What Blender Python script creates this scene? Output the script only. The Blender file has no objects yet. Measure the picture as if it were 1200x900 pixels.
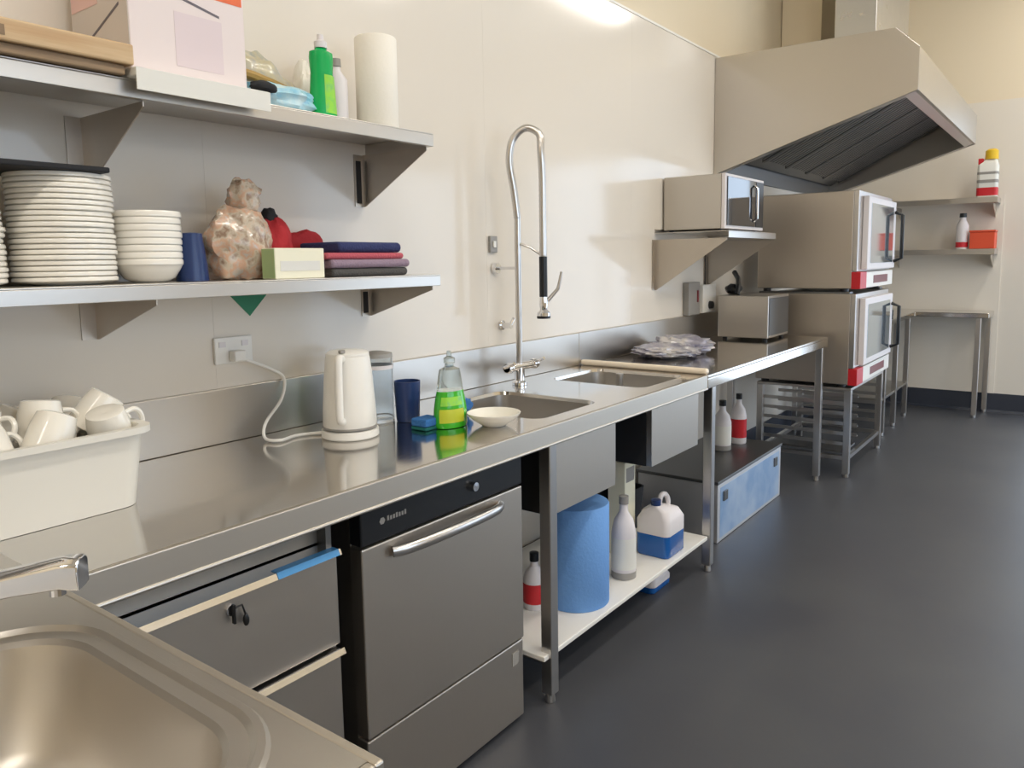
import bpy, bmesh, math, random
from mathutils import Vector, Matrix, noise
random.seed(7)
S = bpy.context.scene
COL = S.collection
PI = math.pi

# ------------------------------------------------------------------ helpers
def srgb(r, g, b):
    f = lambda c: (c/255/12.92) if c/255 <= .04045 else ((c/255+.055)/1.055)**2.4
    return (f(r), f(g), f(b), 1)

def mat(name, color, rough=.5, metal=0, spec=.5, bump=0, bscale=40, stretch=(1, 1, 1), rvar=0,
        cvar=None, cscale=6, trans=0, alpha=1, coat=0, ior=1.45, sss=0):
    m = bpy.data.materials.new(name); m.use_nodes = True
    nt = m.node_tree; b = nt.nodes['Principled BSDF']
    b.inputs['Base Color'].default_value = color
    b.inputs['Roughness'].default_value = rough
    b.inputs['Metallic'].default_value = metal
    b.inputs['Specular IOR Level'].default_value = spec
    b.inputs['Transmission Weight'].default_value = trans
    b.inputs['Alpha'].default_value = alpha
    b.inputs['Coat Weight'].default_value = coat
    b.inputs['IOR'].default_value = ior
    if sss:
        b.inputs['Subsurface Weight'].default_value = sss
        b.inputs['Subsurface Radius'].default_value = (.02, .02, .02)
    tc = nt.nodes.new('ShaderNodeTexCoord'); mp = nt.nodes.new('ShaderNodeMapping')
    mp.inputs['Scale'].default_value = stretch
    nt.links.new(tc.outputs['Object'], mp.inputs['Vector'])
    if bump or rvar:
        n = nt.nodes.new('ShaderNodeTexNoise'); n.inputs['Scale'].default_value = bscale
        n.inputs['Detail'].default_value = 4
        nt.links.new(mp.outputs['Vector'], n.inputs['Vector'])
        if bump:
            bp = nt.nodes.new('ShaderNodeBump'); bp.inputs['Strength'].default_value = bump
            bp.inputs['Distance'].default_value = .01
            nt.links.new(n.outputs['Fac'], bp.inputs['Height'])
            nt.links.new(bp.outputs['Normal'], b.inputs['Normal'])
        if rvar:
            mr = nt.nodes.new('ShaderNodeMapRange')
            mr.inputs['To Min'].default_value = max(.02, rough-rvar); mr.inputs['To Max'].default_value = rough+rvar
            nt.links.new(n.outputs['Fac'], mr.inputs['Value'])
            nt.links.new(mr.outputs['Result'], b.inputs['Roughness'])
    if cvar:
        n2 = nt.nodes.new('ShaderNodeTexNoise'); n2.inputs['Scale'].default_value = cscale
        n2.inputs['Detail'].default_value = 5
        nt.links.new(mp.outputs['Vector'], n2.inputs['Vector'])
        cr = nt.nodes.new('ShaderNodeValToRGB')
        els = cr.color_ramp.elements
        stops = [color]+list(cvar)
        els[0].position = .36; els[0].color = stops[0]
        els[1].position = .66; els[1].color = stops[-1]
        for i, c in enumerate(stops[1:-1]):
            e = els.new(.36+.3*(i+1)/(len(stops)-1)); e.color = c
        nt.links.new(n2.outputs['Fac'], cr.inputs['Fac'])
        nt.links.new(cr.outputs['Color'], b.inputs['Base Color'])
    return m

M = {}
M['steel']   = mat('brushed steel', (.56, .53, .49, 1), .33, 1, rvar=.06, bscale=30, stretch=(1, 1, 14))
M['steel_v'] = mat('satin steel panel', (.54, .49, .43, 1), .4, 1, rvar=.06, bscale=25, stretch=(8, 8, 1))
M['top']     = mat('worktop steel', (.62, .59, .55, 1), .12, 1, rvar=.04, bscale=14, stretch=(6, 1, 1))
M['bowl']    = mat('pressed steel', (.56, .53, .49, 1), .36, 1, rvar=.05, bscale=20)
M['matt_steel'] = mat('bead blasted steel', (.72, .72, .73, 1), .52, 1)
M['lipsteel'] = mat('warm satin steel edge', (.62, .57, .5, 1), .42, 1)
M['warm_glint'] = mat('painted warm glint on steel', (.9, .8, .66, 1), .6, .6)  # pale warm colour paints the light caught by the steel edge
M['rail'] = mat('shade-darkened rail steel', (.3, .28, .25, 1), .5, 1)  # plain steel, colour darkened to stand for recess shade and dark reflections
M['tube']    = mat('steel tube', (.6, .58, .56, 1), .28, 1)
M['dark_steel'] = mat('dull dark steel', (.2, .2, .2, 1), .4, 1)
M['chrome']  = mat('chrome', (.8, .8, .82, 1), .08, 1)
M['black']   = mat('black plastic', (.012, .013, .015, 1), .3)
M['matt_black'] = mat('matt black', (.012, .012, .014, 1), .7)
M['white']   = mat('white plastic', srgb(236, 233, 226), .35)
M['china']   = mat('white china', srgb(238, 233, 222), .18, coat=.3)
M['wall']    = mat('painted wall', srgb(230, 216, 190), .85, bump=.05, bscale=120)
M['panel']   = mat('gloss wall panel', srgb(225, 217, 205), .12, spec=.5, rvar=.03, bscale=3)
M['farpanel'] = mat('matt wall panel', srgb(226, 218, 205), .6)
M['ceil']    = mat('ceiling paint', srgb(240, 236, 226), .9)
M['floor']   = mat('grey vinyl floor', srgb(68, 69, 74), .42, spec=.6, bump=.04, bscale=260, rvar=.05,
                   cvar=[srgb(75, 76, 79)], cscale=2.2)
M['skirt']   = mat('dark vinyl skirting', srgb(52, 56, 66), .5)
M['wood']    = mat('light board wood', srgb(206, 180, 142), .55, bump=.1, bscale=30, stretch=(1, .15, 3),
                   cvar=[srgb(190, 156, 116)], cscale=22)
M['wood2']   = mat('weathered board wood', srgb(150, 126, 98), .6, stretch=(1, .15, 3),
                   cvar=[srgb(120, 98, 74)], cscale=24)
M['carton']  = mat('white carton', srgb(228, 215, 212), .6)
M['carton_s'] = mat('grey carton side', srgb(206, 198, 192), .6)
M['lilacprint'] = mat('pale lilac print', srgb(220, 204, 206), .6)
M['orange']  = mat('orange print', srgb(228, 112, 70), .6)
M['pink']    = mat('pale pink print', srgb(226, 190, 184), .6)
M['ink']     = mat('grey ink', srgb(110, 104, 110), .7)
M['paper']   = mat('white paper towel', srgb(240, 234, 222), .9, bump=.1, bscale=90)
M['bluepaper'] = mat('blue paper towel', srgb(112, 160, 220), .9, bump=.2, bscale=90)
M['bluepaper_end'] = mat('blue paper roll end', srgb(48, 84, 130), .9, bump=.4, bscale=60)
M['navy']    = mat('navy plastic', srgb(38, 58, 104), .3)
M['navycloth'] = mat('navy towelling', srgb(52, 58, 100), .95, bump=.5, bscale=160)
M['pinkcloth'] = mat('pink towelling', srgb(190, 92, 102), .95, bump=.5, bscale=160)
M['lilaccloth'] = mat('lilac towelling', srgb(150, 130, 146), .95, bump=.5, bscale=160)
M['greycloth'] = mat('dark grey towelling', srgb(82, 80, 78), .95, bump=.5, bscale=160)
M['red']     = mat('red cloth', srgb(176, 40, 46), .8, bump=.3, bscale=60)
M['redplastic'] = mat('red plastic', srgb(196, 36, 44), .4)
M['maroon']  = mat('dark red display', srgb(110, 18, 28), .3)
M['orangered'] = mat('orange red plastic', srgb(222, 84, 52), .45)
M['cream']   = mat('cream card', srgb(240, 236, 212), .6)
M['palegreen'] = mat('pale green card', srgb(164, 186, 134), .6)
M['greensign'] = mat('green sign', srgb(30, 122, 84), .45)
M['green']   = mat('green detergent bottle', srgb(0, 168, 84), .25)
M['lime']    = mat('lime label', srgb(124, 204, 84), .4, cvar=[srgb(150, 214, 60), srgb(120, 196, 110)], cscale=30)
M['liquid']  = mat('green detergent', srgb(60, 176, 40), .12, coat=.4)
M['yellow']  = mat('yellow label', srgb(188, 196, 52), .45)
M['yellowcap'] = mat('yellow cap', srgb(226, 186, 40), .4)
M['clear']   = mat('clear plastic', srgb(226, 234, 232), .08, trans=.9, ior=1.12)
M['glass']   = mat('clear glass', srgb(232, 236, 238), .03, trans=.95, ior=1.2)
M['ovenglass'] = mat('reflective oven door glass', (.74, .87, 1, 1), .06, metal=.9, spec=1.0)  # blue tint stands in for daylight mirrored in the door glass
M['mwglass'] = mat('microwave door glass', srgb(18, 24, 32), .06, spec=.9, coat=.5)
M['film']    = mat('crumpled film', srgb(150, 146, 164), .25, metal=.35, bump=.4, bscale=16,
                   cvar=[srgb(176, 174, 182), srgb(214, 210, 208)], cscale=12)
M['snackbag'] = mat('mottled clear bag', srgb(150, 124, 104), .25, coat=.4, bump=.3, bscale=30,
                    cvar=[srgb(196, 182, 162), srgb(202, 160, 132), srgb(186, 178, 166)], cscale=30)
M['wipes']   = mat('pale blue wipes pack', srgb(150, 206, 226), .3, coat=.3, bump=.2, bscale=25,
                   cvar=[srgb(206, 228, 230)], cscale=28)
M['foilbag'] = mat('silver and ochre packet', srgb(176, 172, 166), .3, coat=.3, bump=.3, bscale=22,
                   cvar=[srgb(196, 184, 150), srgb(150, 158, 160)], cscale=20)
M['ochre']   = mat('ochre stripe', srgb(176, 140, 76), .5)
M['sponge']  = mat('blue cloth', srgb(52, 108, 170), .95, bump=.6, bscale=120)
M['teal']    = mat('green scourer', srgb(20, 96, 92), .95, bump=.6, bscale=120)
M['label']   = mat('white label', srgb(226, 224, 216), .5)
M['bluejug'] = mat('blue liquid jug', srgb(20, 92, 168), .25, coat=.3)
M['hdpe']    = mat('milky plastic', srgb(222, 216, 216), .4)
M['tub']     = mat('milky tub plastic', srgb(224, 220, 210), .3)
M['bluefilm'] = mat('blue protective film', srgb(84, 150, 206), .25, metal=.3)
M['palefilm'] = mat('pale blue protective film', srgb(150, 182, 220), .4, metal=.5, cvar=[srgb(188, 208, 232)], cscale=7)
M['greyplastic'] = mat('grey plastic', srgb(150, 146, 140), .4)
M['whitelam'] = mat('white laminate', srgb(236, 232, 224), .35)
M['duct']    = mat('galvanised duct', (.62, .62, .62, 1), .3, 1, rvar=.08, bscale=8)
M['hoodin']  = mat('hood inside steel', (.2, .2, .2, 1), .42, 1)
M['lamp']    = mat('lamp housing', srgb(240, 240, 238), .5)
M['keyring'] = mat('dark key fob', srgb(16, 16, 16), .4)
def emis(name, c, s):
    m = bpy.data.materials.new(name); m.use_nodes = True
    b = m.node_tree.nodes['Principled BSDF']
    b.inputs['Base Color'].default_value = c
    b.inputs['Emission Color'].default_value = c
    b.inputs['Emission Strength'].default_value = s
    return m
M['tubelight'] = emis('lit diffuser', (1, .95, .88, 1), 8)

def woff(o):
    v = Vector((0, 0, 0))
    while o is not None:
        v += o.location; o = o.parent
    return v

class B:
    """collects shapes in world coordinates, then links them as ONE mesh object"""
    def __init__(s): s.bm = bmesh.new()
    def box(s, x0, x1, y0, y1, z0, z1):
        vs = [s.bm.verts.new(p) for p in ((x0,y0,z0),(x1,y0,z0),(x1,y1,z0),(x0,y1,z0),(x0,y0,z1),(x1,y0,z1),(x1,y1,z1),(x0,y1,z1))]
        for f in ((3,2,1,0),(4,5,6,7),(0,1,5,4),(1,2,6,5),(2,3,7,6),(3,0,4,7)):
            s.bm.faces.new([vs[i] for i in f])
        return s
    def prism(s, poly, axis, a, b):
        def P(p, t):
            if axis == 'x': return (t, p[0], p[1])
            if axis == 'y': return (p[0], t, p[1])
            return (p[0], p[1], t)
        A = [s.bm.verts.new(P(p, a)) for p in poly]; Bv = [s.bm.verts.new(P(p, b)) for p in poly]
        n = len(poly)
        s.bm.faces.new(A); s.bm.faces.new(Bv[::-1])
        for i in range(n): s.bm.faces.new((A[i], Bv[i], Bv[(i+1) % n], A[(i+1) % n]))
        bmesh.ops.recalc_face_normals(s.bm, faces=s.bm.faces[:])
        return s
    def lathe(s, prof, c, n=32, axis='z', cap=True, sx=1, sy=1):
        rings = []
        for r, h in prof:
            ring = []
            for k in range(n):
                a = 2*PI*k/n; u, v = r*math.cos(a)*sx, r*math.sin(a)*sy
                p = {'z': (c[0]+u, c[1]+v, c[2]+h), 'x': (c[0]+h, c[1]+u, c[2]+v), 'y': (c[0]+v, c[1]+h, c[2]+u)}[axis]
                ring.append(s.bm.verts.new(p))
            rings.append(ring)
        for a, b in zip(rings, rings[1:]):
            for k in range(n): s.bm.faces.new((a[k], a[(k+1) % n], b[(k+1) % n], b[k]))
        if cap:
            if prof[0][0] > 1e-6: s.bm.faces.new(rings[0][::-1])
            if prof[-1][0] > 1e-6: s.bm.faces.new(rings[-1])
        return s
    def tube(s, pts, r, n=10, flat=1):
        pts = [Vector(p) for p in pts]; rings = []
        up = Vector((0, 0, 1)); prev = None
        for i, p in enumerate(pts):
            t = (pts[min(i+1, len(pts)-1)]-pts[max(i-1, 0)]).normalized()
            if prev is None:
                a = t.cross(up if abs(t.z) < .95 else Vector((1, 0, 0))).normalized()
            else:
                a = (prev-t*prev.dot(t)).normalized()
            prev = a; b = t.cross(a)
            rr = r[i] if isinstance(r, (list, tuple)) else r
            rings.append([s.bm.verts.new(p+a*math.cos(2*PI*k/n)*rr+b*math.sin(2*PI*k/n)*rr*flat) for k in range(n)])
        for a, b in zip(rings, rings[1:]):
            for k in range(n): s.bm.faces.new((a[k], a[(k+1) % n], b[(k+1) % n], b[k]))
        s.bm.faces.new(rings[0][::-1]); s.bm.faces.new(rings[-1])
        return s
    def loops(s, L, close_last=True):
        rings = [[s.bm.verts.new(p) for p in ring] for ring in L]
        n = len(rings[0])
        for a, b in zip(rings, rings[1:]):
            for k in range(n): s.bm.faces.new((a[k], a[(k+1) % n], b[(k+1) % n], b[k]))
        if close_last: s.bm.faces.new(rings[-1])
        return s
    def blob(s, c, rx, ry, rz, amp=.15, freq=8, seed=0, n=28, flatten=True, fn=None):
        base = len(s.bm.verts)
        bm2 = bmesh.new(); bmesh.ops.create_uvsphere(bm2, u_segments=n, v_segments=n//2+4, radius=1)
        mp = {}
        for v in bm2.verts:
            p = v.co.copy()
            d = 1+amp*noise.fractal(p*freq/4+Vector((seed, seed*2.3, -seed)), 1, 2, 3)
            q = Vector((p.x*rx*d, p.y*ry*d, p.z*rz*d))
            if fn: q = fn(p, q)
            if flatten: q.z = max(q.z, -rz*.82)
            mp[v.index] = s.bm.verts.new((c[0]+q.x, c[1]+q.y, c[2]+q.z+(rz*.82 if flatten else 0)))
        for f in bm2.faces: s.bm.faces.new([mp[v.index] for v in f.verts])
        bm2.free(); return s
    def build(s, name, m, parent=None, bevel=0, smooth=False, seg=2):
        bmesh.ops.recalc_face_normals(s.bm, faces=s.bm.faces[:])
        if parent is not None: off = woff(parent)
        else:
            xs = [v.co for v in s.bm.verts]
            off = Vector(((min(v.x for v in xs)+max(v.x for v in xs))/2, (min(v.y for v in xs)+max(v.y for v in xs))/2, min(v.z for v in xs)))
        for v in s.bm.verts: v.co -= off
        me = bpy.data.meshes.new(name); s.bm.to_mesh(me); s.bm.free()
        me.materials.append(M[m] if isinstance(m, str) else m)
        o = bpy.data.objects.new(name, me); COL.objects.link(o)
        if parent is not None: o.parent = parent
        else: o.location = off
        if smooth:
            for p in me.polygons: p.use_smooth = True
            try:
                md = None
                me.set_sharp_from_angle(angle=math.radians(38))
            except Exception: pass
        if bevel:
            md = o.modifiers.new('bevel', 'BEVEL'); md.width = bevel; md.segments = seg; md.limit_method = 'ANGLE'
            md.angle_limit = math.radians(40)
        return o

def thing(name, loc, label, cat, group=None):
    o = bpy.data.objects.new(name, None); COL.objects.link(o); o.location = loc
    o.empty_display_size = .05
    return tag(o, label, cat, group)
def tag(o, label, cat, group=None, kind=None):
    o['label'] = label; o['category'] = cat
    if group: o['group'] = group
    if kind: o['kind'] = kind
    return o
def struct(o, label=None):
    o['kind'] = 'structure'
    if label: o['label'] = label
    return o
def copy_thing(o, loc, rot=None, label=None):
    c = o.copy(); COL.objects.link(c); c.location = loc
    if rot: c.rotation_euler = rot
    if label: c['label'] = label
    for ch in [x for x in bpy.data.objects if x.parent == o]:
        d = ch.copy(); COL.objects.link(d); d.parent = c
        for g in [x for x in bpy.data.objects if x.parent == ch]:
            e = g.copy(); COL.objects.link(e); e.parent = d
    return c
def rrect(x0, x1, y0, y1, r, z, k=8):
    pts = []
    for cx, cy, a0 in ((x1-r, y1-r, 0), (x0+r, y1-r, PI/2), (x0+r, y0+r, PI), (x1-r, y0+r, 3*PI/2)):
        for i in range(k+1):
            a = a0+PI/2*i/k; pts.append((cx+r*math.cos(a), cy+r*math.sin(a), z))
    return pts

# ------------------------------------------------------------------ room
YE = 7.88; YB = -3.0; XR = 4.4; ZC = 3.95
def wallbox(name, *a, m='wall'): return struct(B().box(*a).build(name, m))
wallbox('floor', -.15, XR+.15, YB-.15, YE+.15, -.1, 0, m='floor')
wallbox('ceiling', -.15, XR+.15, YB-.15, YE+.15, ZC, ZC+.1, m='ceil')
wallbox('wall_left', -.15, -.008, YB, YE, 0, ZC)
DX0, DX1, DZ = 1.62, 3.7, 2.6
b = B(); b.box(-.15, DX0, YE, YE+.15, 0, ZC); b.box(DX1, XR, YE, YE+.15, 0, ZC); b.box(DX0, DX1, YE, YE+.15, DZ, ZC)
struct(b.build('wall_far', 'wall'))
b = B(); t = .06; ya, yb = YE+.03, YE+.1; xm = (DX0+DX1)/2
b.box(DX0, DX0+t, ya, yb, .001, DZ); b.box(DX1-t, DX1, ya, yb, .001, DZ); b.box(DX0+t, DX1-t, ya, yb, DZ-t, DZ); b.box(xm-.04, xm+.04, ya, yb, .001, DZ-t)
b.box(DX0+t, xm-.04, ya, yb, .001, .1); b.box(xm+.04, DX1-t, ya, yb, .001, .1)
struct(b.build('door_1', 'white'))
wallbox('wall_back', -.15, XR, YB-.15, YB, 0, ZC)
# right wall with an unseen window sized for fill light and a glazed door opening
b = B()
ops = [(-.6, 2.8, 1.0, 2.6), (4.9, 7.6, .02, 2.5)]
y = YB
for (a0, a1, z0, z1) in ops:
    b.box(XR, XR+.15, y, a0, 0, ZC); b.box(XR, XR+.15, a0, a1, z1, ZC)
    if z0 > .05: b.box(XR, XR+.15, a0, a1, 0, z0)
    y = a1
b.box(XR, XR+.15, y, YE, 0, ZC)
struct(b.build('wall_right', 'wall'))
for i, (a0, a1, z0, z1) in enumerate(ops):
    b = B(); t = .05; x0, x1 = XR+.02, XR+.1
    b.box(x0, x1, a0, a0+t, z0, z1); b.box(x0, x1, a1-t, a1, z0, z1)
    b.box(x0, x1, a0+t, a1-t, z0, z0+t); b.box(x0, x1, a0+t, a1-t, z1-t, z1)
    b.box(x0, x1, (a0+a1)/2-.025, (a0+a1)/2+.025, z0+t, z1-t)
    struct(b.build('unseen_window_1' if i == 0 else 'door_2', 'white'))
# glossy splash panels on the left wall (1.2 m sheets with fine joints)
edges = [YB, -2.425, -1.225, -.025, 1.175, 2.375, 3.575, 4.775, 5.975, 7.175, YE]
for i in range(len(edges)-1):
    struct(B().box(-.008, 0, edges[i]+.0002, edges[i+1]-.0002, 0, 2.62).build('trim_%d' % (i+1), 'panel'))
struct(B().box(-.008, .003, YB, YE-.01, 2.62, 2.632).build('trim_11', 'white'))
# end wall: matt sheet, greyer narrow sheet behind the bench
struct(B().box(.001, DX0, YE-.008, YE, .168, 2.69).build('trim_12', 'farpanel'))
struct(B().box(.001, 1.30, YE-.02, YE-.008, .168, 1.9).build('trim_13', 'steel_v' if False else 'farpanel'))
struct(B().prism([(YE-.03, 0), (YE-.012, .02), (YE-.012, .168), (YE, .168), (YE, 0)], 'x', .02, DX0).build('baseboard_far', 'skirt'))
struct(B().box(0, .012, YB, YE-.03, 0, .15).build('baseboard_left', 'skirt'))

# ------------------------------------------------------------------ main worktop (L shaped, with return and hand basin)
Y0 = .482; YJ = 3.03; XF = .652; ZT = .9
wt = thing('worktop', (.3, 1.5, ZT), 'long L-shaped stainless steel worktop with upstand, two sinks and hand basin', 'worktop')
b = B()
lip = .06
def slab(bb, x0, x1, y0, y1): bb.box(x0, x1, y0, y1, ZT-.012, ZT)
slab(b, 0, XF-.012, Y0, 1.80)
for (ya, yb, h0, h1) in ((1.80, 2.44, 1.90, 2.27), (2.44, YJ, 2.60, 2.98)):
    cell = rrect(0, XF-.012, ya, yb, .0004, ZT)
    b.loops([cell, rrect(.14, .575, h0, h1, .05, ZT), rrect(.144, .571, h0+.004, h1-.004, .048, ZT-.012)], close_last=False)
b.build('top_sheet', 'top', wt, smooth=True)
b = B()
# return bench cells
YR = -.25; XE = 1.377
slab(b, 0, XF, YR, Y0); slab(b, XF, .70, YR, Y0-.012); slab(b, 1.335, XE-.012, YR, Y0-.012); slab(b, .70, 1.335, YR, -.06)
bx0, bx1, by0, by1 = .745, 1.322, -.03, .458
b.loops([rrect(.70, 1.335, -.06, Y0-.012, .0004, ZT, 12), rrect(bx0, bx1, by0, by1, .14, ZT, 12), rrect(bx0+.004, bx1-.004, by0+.004, by1-.004, .138, ZT+.004, 12),
         rrect(bx0+.012, bx1-.012, by0+.012, by1-.012, .132, ZT+.004, 12), rrect(bx0+.018, bx1-.018, by0+.018, by1-.018, .128, ZT-.002, 12),
         rrect(bx0+.036, bx1-.036, by0+.036, by1-.036, .116, ZT-.002, 12), rrect(bx0+.042, bx1-.042, by0+.042, by1-.042, .112, ZT-.008, 12)], close_last=False)
b.build('basin_surround', 'bowl', wt, smooth=True)
b = B()
b.box(XF-.0119, XF, Y0, YJ, ZT-lip, ZT+.0002)
b.box(XF, XE, Y0-.0119, Y0, ZT-lip, ZT+.0002)
b.box(XE-.0119, XE, YR, Y0-.0119, ZT-lip, ZT+.0002)
b.tube([(XF-.001, Y0+.002, ZT-lip+.002), (XF-.001, YJ, ZT-lip+.002)], .0045, 10)
b.build('front_edge', 'lipsteel', wt, bevel=.0025)
B().box(.001, .018, YR, YJ, ZT+.0005, 1.052).build('upstand', 'steel', wt, bevel=.002)
B().loops([rrect(bx0+.042, bx1-.042, by0+.042, by1-.042, .112, ZT-.008, 12), rrect(bx0+.05, bx1-.05, by0+.05, by1-.05, .108, ZT-.03, 12),
           rrect(bx0+.075, bx1-.075, by0+.075, by1-.075, .1, ZT-.13, 12), rrect(bx0+.11, bx1-.11, by0+.11, by1-.11, .08, ZT-.16, 12),
           rrect(bx0+.24, bx1-.24, by0+.2, by1-.2, .02, ZT-.168, 12)]).build('hand_basin', 'bowl', wt, smooth=True)
for (h0, h1) in ((1.904, 2.266), (2.604, 2.976)):
    zb = .635
    B().loops([rrect(.144, .571, h0, h1, .048, ZT-.012), rrect(.15, .566, h0+.006, h1-.006, .045, zb+.03), rrect(.18, .53, h0+.03, h1-.03, .03, zb),
               rrect(.33, .38, (h0+h1)/2-.02, (h0+h1)/2+.02, .01, zb-.004)]).build('sink_bowl', 'bowl', wt, smooth=True)
    c0 = h0-.012 if h0 < 2 else h0-.03
    B().box(.10, .622, c0+.002, h1+.028, zb-.03, zb-.008).box(.60, .622, c0, h1+.03, zb-.008, ZT-.013).box(.10, .12, c0, h1+.03, zb-.008, ZT-.013).build('sink_casing', 'steel_v', wt)
    B().box(.121, .599, c0, c0+.008, zb-.0305, ZT-.013).build('casing_side', 'matt_black', wt)
    B().box(.121, .599, h1+.02, h1+.03, zb-.0305, ZT-.013).build('casing_side', 'matt_black', wt)
B().tube([(.36, 2.80, .636), (.36, 2.80, .915)], .016, 14).build('standpipe', 'steel', wt, smooth=True)
for (x, y) in ((.617, 1.885), (.06, 1.885), (.06, 3.01)):
    B().box(x-.02, x+.02, y-.02, y+.02, .03, ZT-.0125).lathe([(.017, 0), (.014, .03)], (x, y, 0), 12).build('leg', 'tube', wt, bevel=.003)
for (x0, x1, y0, y1) in ((.597, .637, 1.906, 3.115),):
    B().box(x0-.06, x1-.076, y0, y1, .125, .15).build('shelf_rail', 'tube', wt)
for y in (1.885, 3.09): B().box(.08, .597, y-.012, y+.012, .125, .15).build('shelf_rail', 'tube', wt)
B().box(.03, .627, 1.84, 3.115, .151, .168).build('lower_shelf', 'whitelam', wt, bevel=.003)

# end legs of the return
for (x, y) in ((1.34, .445), (1.34, -.2)):
    B().box(x-.02, x+.02, y-.02, y+.02, 0, ZT-.0125).build('leg', 'tube', wt, bevel=.003)

# second bench (beyond the sinks)
YE2 = 4.89
b2 = thing('cooking_bench', (.33, 3.96, 0), 'stainless steel bench past the sinks, topped with foil bundle and box', 'bench')
B().box(0, XF, YJ+.002, YE2, ZT-.014, ZT).box(XF-.012, XF, YJ+.002, YE2, ZT-lip, ZT-.014).box(0, XF-.012, YE2-.012, YE2, ZT-lip, ZT-.014).build('top_sheet', 'top', b2, bevel=.004)
B().box(.02, XF-.006, YJ+.003, YJ+.035, ZT+.0005, ZT+.026).build('raised_edge', 'warm_glint', b2, bevel=.011, seg=4)
B().box(.001, .018, YJ+.002, YE2, ZT+.0005, 1.052).build('upstand', 'steel', b2, bevel=.002)
for (x, y) in ((.617, 3.14), (.617, 4.85), (.06, 3.14), (.06, 4.85)):
    B().box(x-.02, x+.02, y-.02, y+.02, .03, ZT-.0145).lathe([(.017, 0), (.014, .03)], (x, y, 0), 12).build('leg', 'tube', b2, bevel=.003)

# ------------------------------------------------------------------ tapware
tx, ty = .675, .19
tp = thing('basin_tap', (tx, ty, ZT+.001), 'chrome basin tap with flat raised spout beside the hand basin', 'tap')
B().lathe([(.028, 0), (.028, .006), (.022, .012), (.022, .05), (.016, .058), (0, .058)], (tx, ty, ZT+.001), 24).build('body', 'chrome', tp, smooth=True)
b = B(); L = []
ex, ey = .905, .415
dv = Vector((ex-tx, ey-ty, 0)); sl = dv.length; dv.normalize(); nv = Vector((-dv.y, dv.x, 0))
for t, zc, h, w in ((-.06, .955, .012, .017), (.1, .962, .016, .02), (.45, .979, .016, .02), (.75, .996, .017, .019), (.93, 1.004, .02, .018), (1.0, 1.002, .022, .017)):
    p = Vector((tx, ty, 0))+dv*sl*t
    def q(a, z): v = p+nv*a; return (v.x, v.y, z)
    L.append([q(-w, zc-h*.8), q(w, zc-h*.8), q(w, zc+h*.7), q(w*.55, zc+h), q(-w*.55, zc+h), q(-w, zc+h*.7)])
b.loops(L); b.bm.faces.new([v for v in list(b.bm.verts)[:6]][::-1]); b.build('spout', 'chrome', tp, smooth=True, bevel=.002)
ap = Vector((tx, ty, 0))+dv*sl*.9
B().lathe([(.010, 0), (.010, .012)], (ap.x, ap.y, .976), 16).build('aerator', 'chrome', tp)

fx, fy = .12, 2.42
ft = thing('rinse_tap', (fx, fy, ZT+.001), 'tall chrome pre-rinse tap with looped spring hose and black spray handle', 'tap')
B().lathe([(.03, 0), (.03, .01), (.02, .018), (.02, .07)], (fx, fy, ZT+.001), 20).tube([(fx-.0, fy-.085, .975), (fx, fy+.085, .975)], .016, 14).build('mixer_body', 'chrome', ft, smooth=True)
for s in (-1, 1):
    B().lathe([(.019, 0), (.022, .02), (.019, .03)], (fx, fy+s*.085, .975), 16, 'y').tube([(fx, fy+s*.1, .98), (fx+.05, fy+s*.1, 1.0)], .007, 8).build('tap_handle', 'chrome', ft, smooth=True)
B().tube([(fx, fy, .97), (fx, fy, 1.56)], .0125, 14).build('riser', 'tube', ft, smooth=True)
# spring hose
sx, sy = .215, 2.455
pts = [(fx, fy, 1.555)]
for i in range(0, 25):
    a = PI-PI*i/24*1.0
    t = (1-math.cos(PI*i/24))/2
    px = fx+(sx-fx)*t; py = fy+(sy-fy)*t
    bulge = -.035*math.sin(PI*min(1, i/12)) if i < 12 else 0
    zz = 1.70+.175*math.sin(PI*i/24)**.8 if True else 0
    pts.append((px+bulge*.6, py+bulge*.8, zz+(.04*(i/24))))
pts.append((sx, sy, 1.55)); pts.append((sx, sy, 1.41))
# smooth resample
def catmull(P, n=8):
    P = [Vector(p) for p in P]; out = []
    for i in range(len(P)-1):
        p0 = P[max(i-1, 0)]; p1 = P[i]; p2 = P[i+1]; p3 = P[min(i+2, len(P)-1)]
        for k in range(n):
            t = k/n
            out.append(.5*((2*p1)+(p2-p0)*t+(2*p0-5*p1+4*p2-p3)*t*t+(3*p1-p0-3*p2+p3)*t**3))
    out.append(P[-1]); return out
hp = catmull([(fx, fy, 1.555), (fx-.006, fy-.012, 1.66), (fx-.012, fy-.03, 1.77), (fx+.0, fy-.022, 1.85), (fx+.04, fy+.005, 1.892), (fx+.085, fy+.03, 1.868), (sx, sy-.008, 1.80), (sx, sy, 1.70), (sx, sy, 1.55), (sx, sy, 1.405)], 16)
B().tube(hp, [.0135+.0012*(i % 2) for i in range(len(hp))], 12).build('spring_hose', 'tube', ft, smooth=True)
B().tube([(sx, sy, 1.405), (sx, sy, 1.25)], .016, 14).build('grip', 'black', ft, smooth=True)
B().lathe([(.014, 0), (.017, -.03), (.014, -.05), (.026, -.062), (.026, -.075), (.0, -.075)], (sx, sy, 1.25), 18).build('spray_head', 'chrome', ft, smooth=True)
B().lathe([(.027, 0), (.027, -.01)], (sx, sy, 1.1755), 18).build('spray_bumper', 'black', ft)
B().tube([(sx+.01, sy+.015, 1.235), (sx+.035, sy+.05, 1.28), (sx+.045, sy+.062, 1.345)], [.008, .007, .006], 8).build('spray_lever', 'tube', ft, smooth=True)
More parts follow.
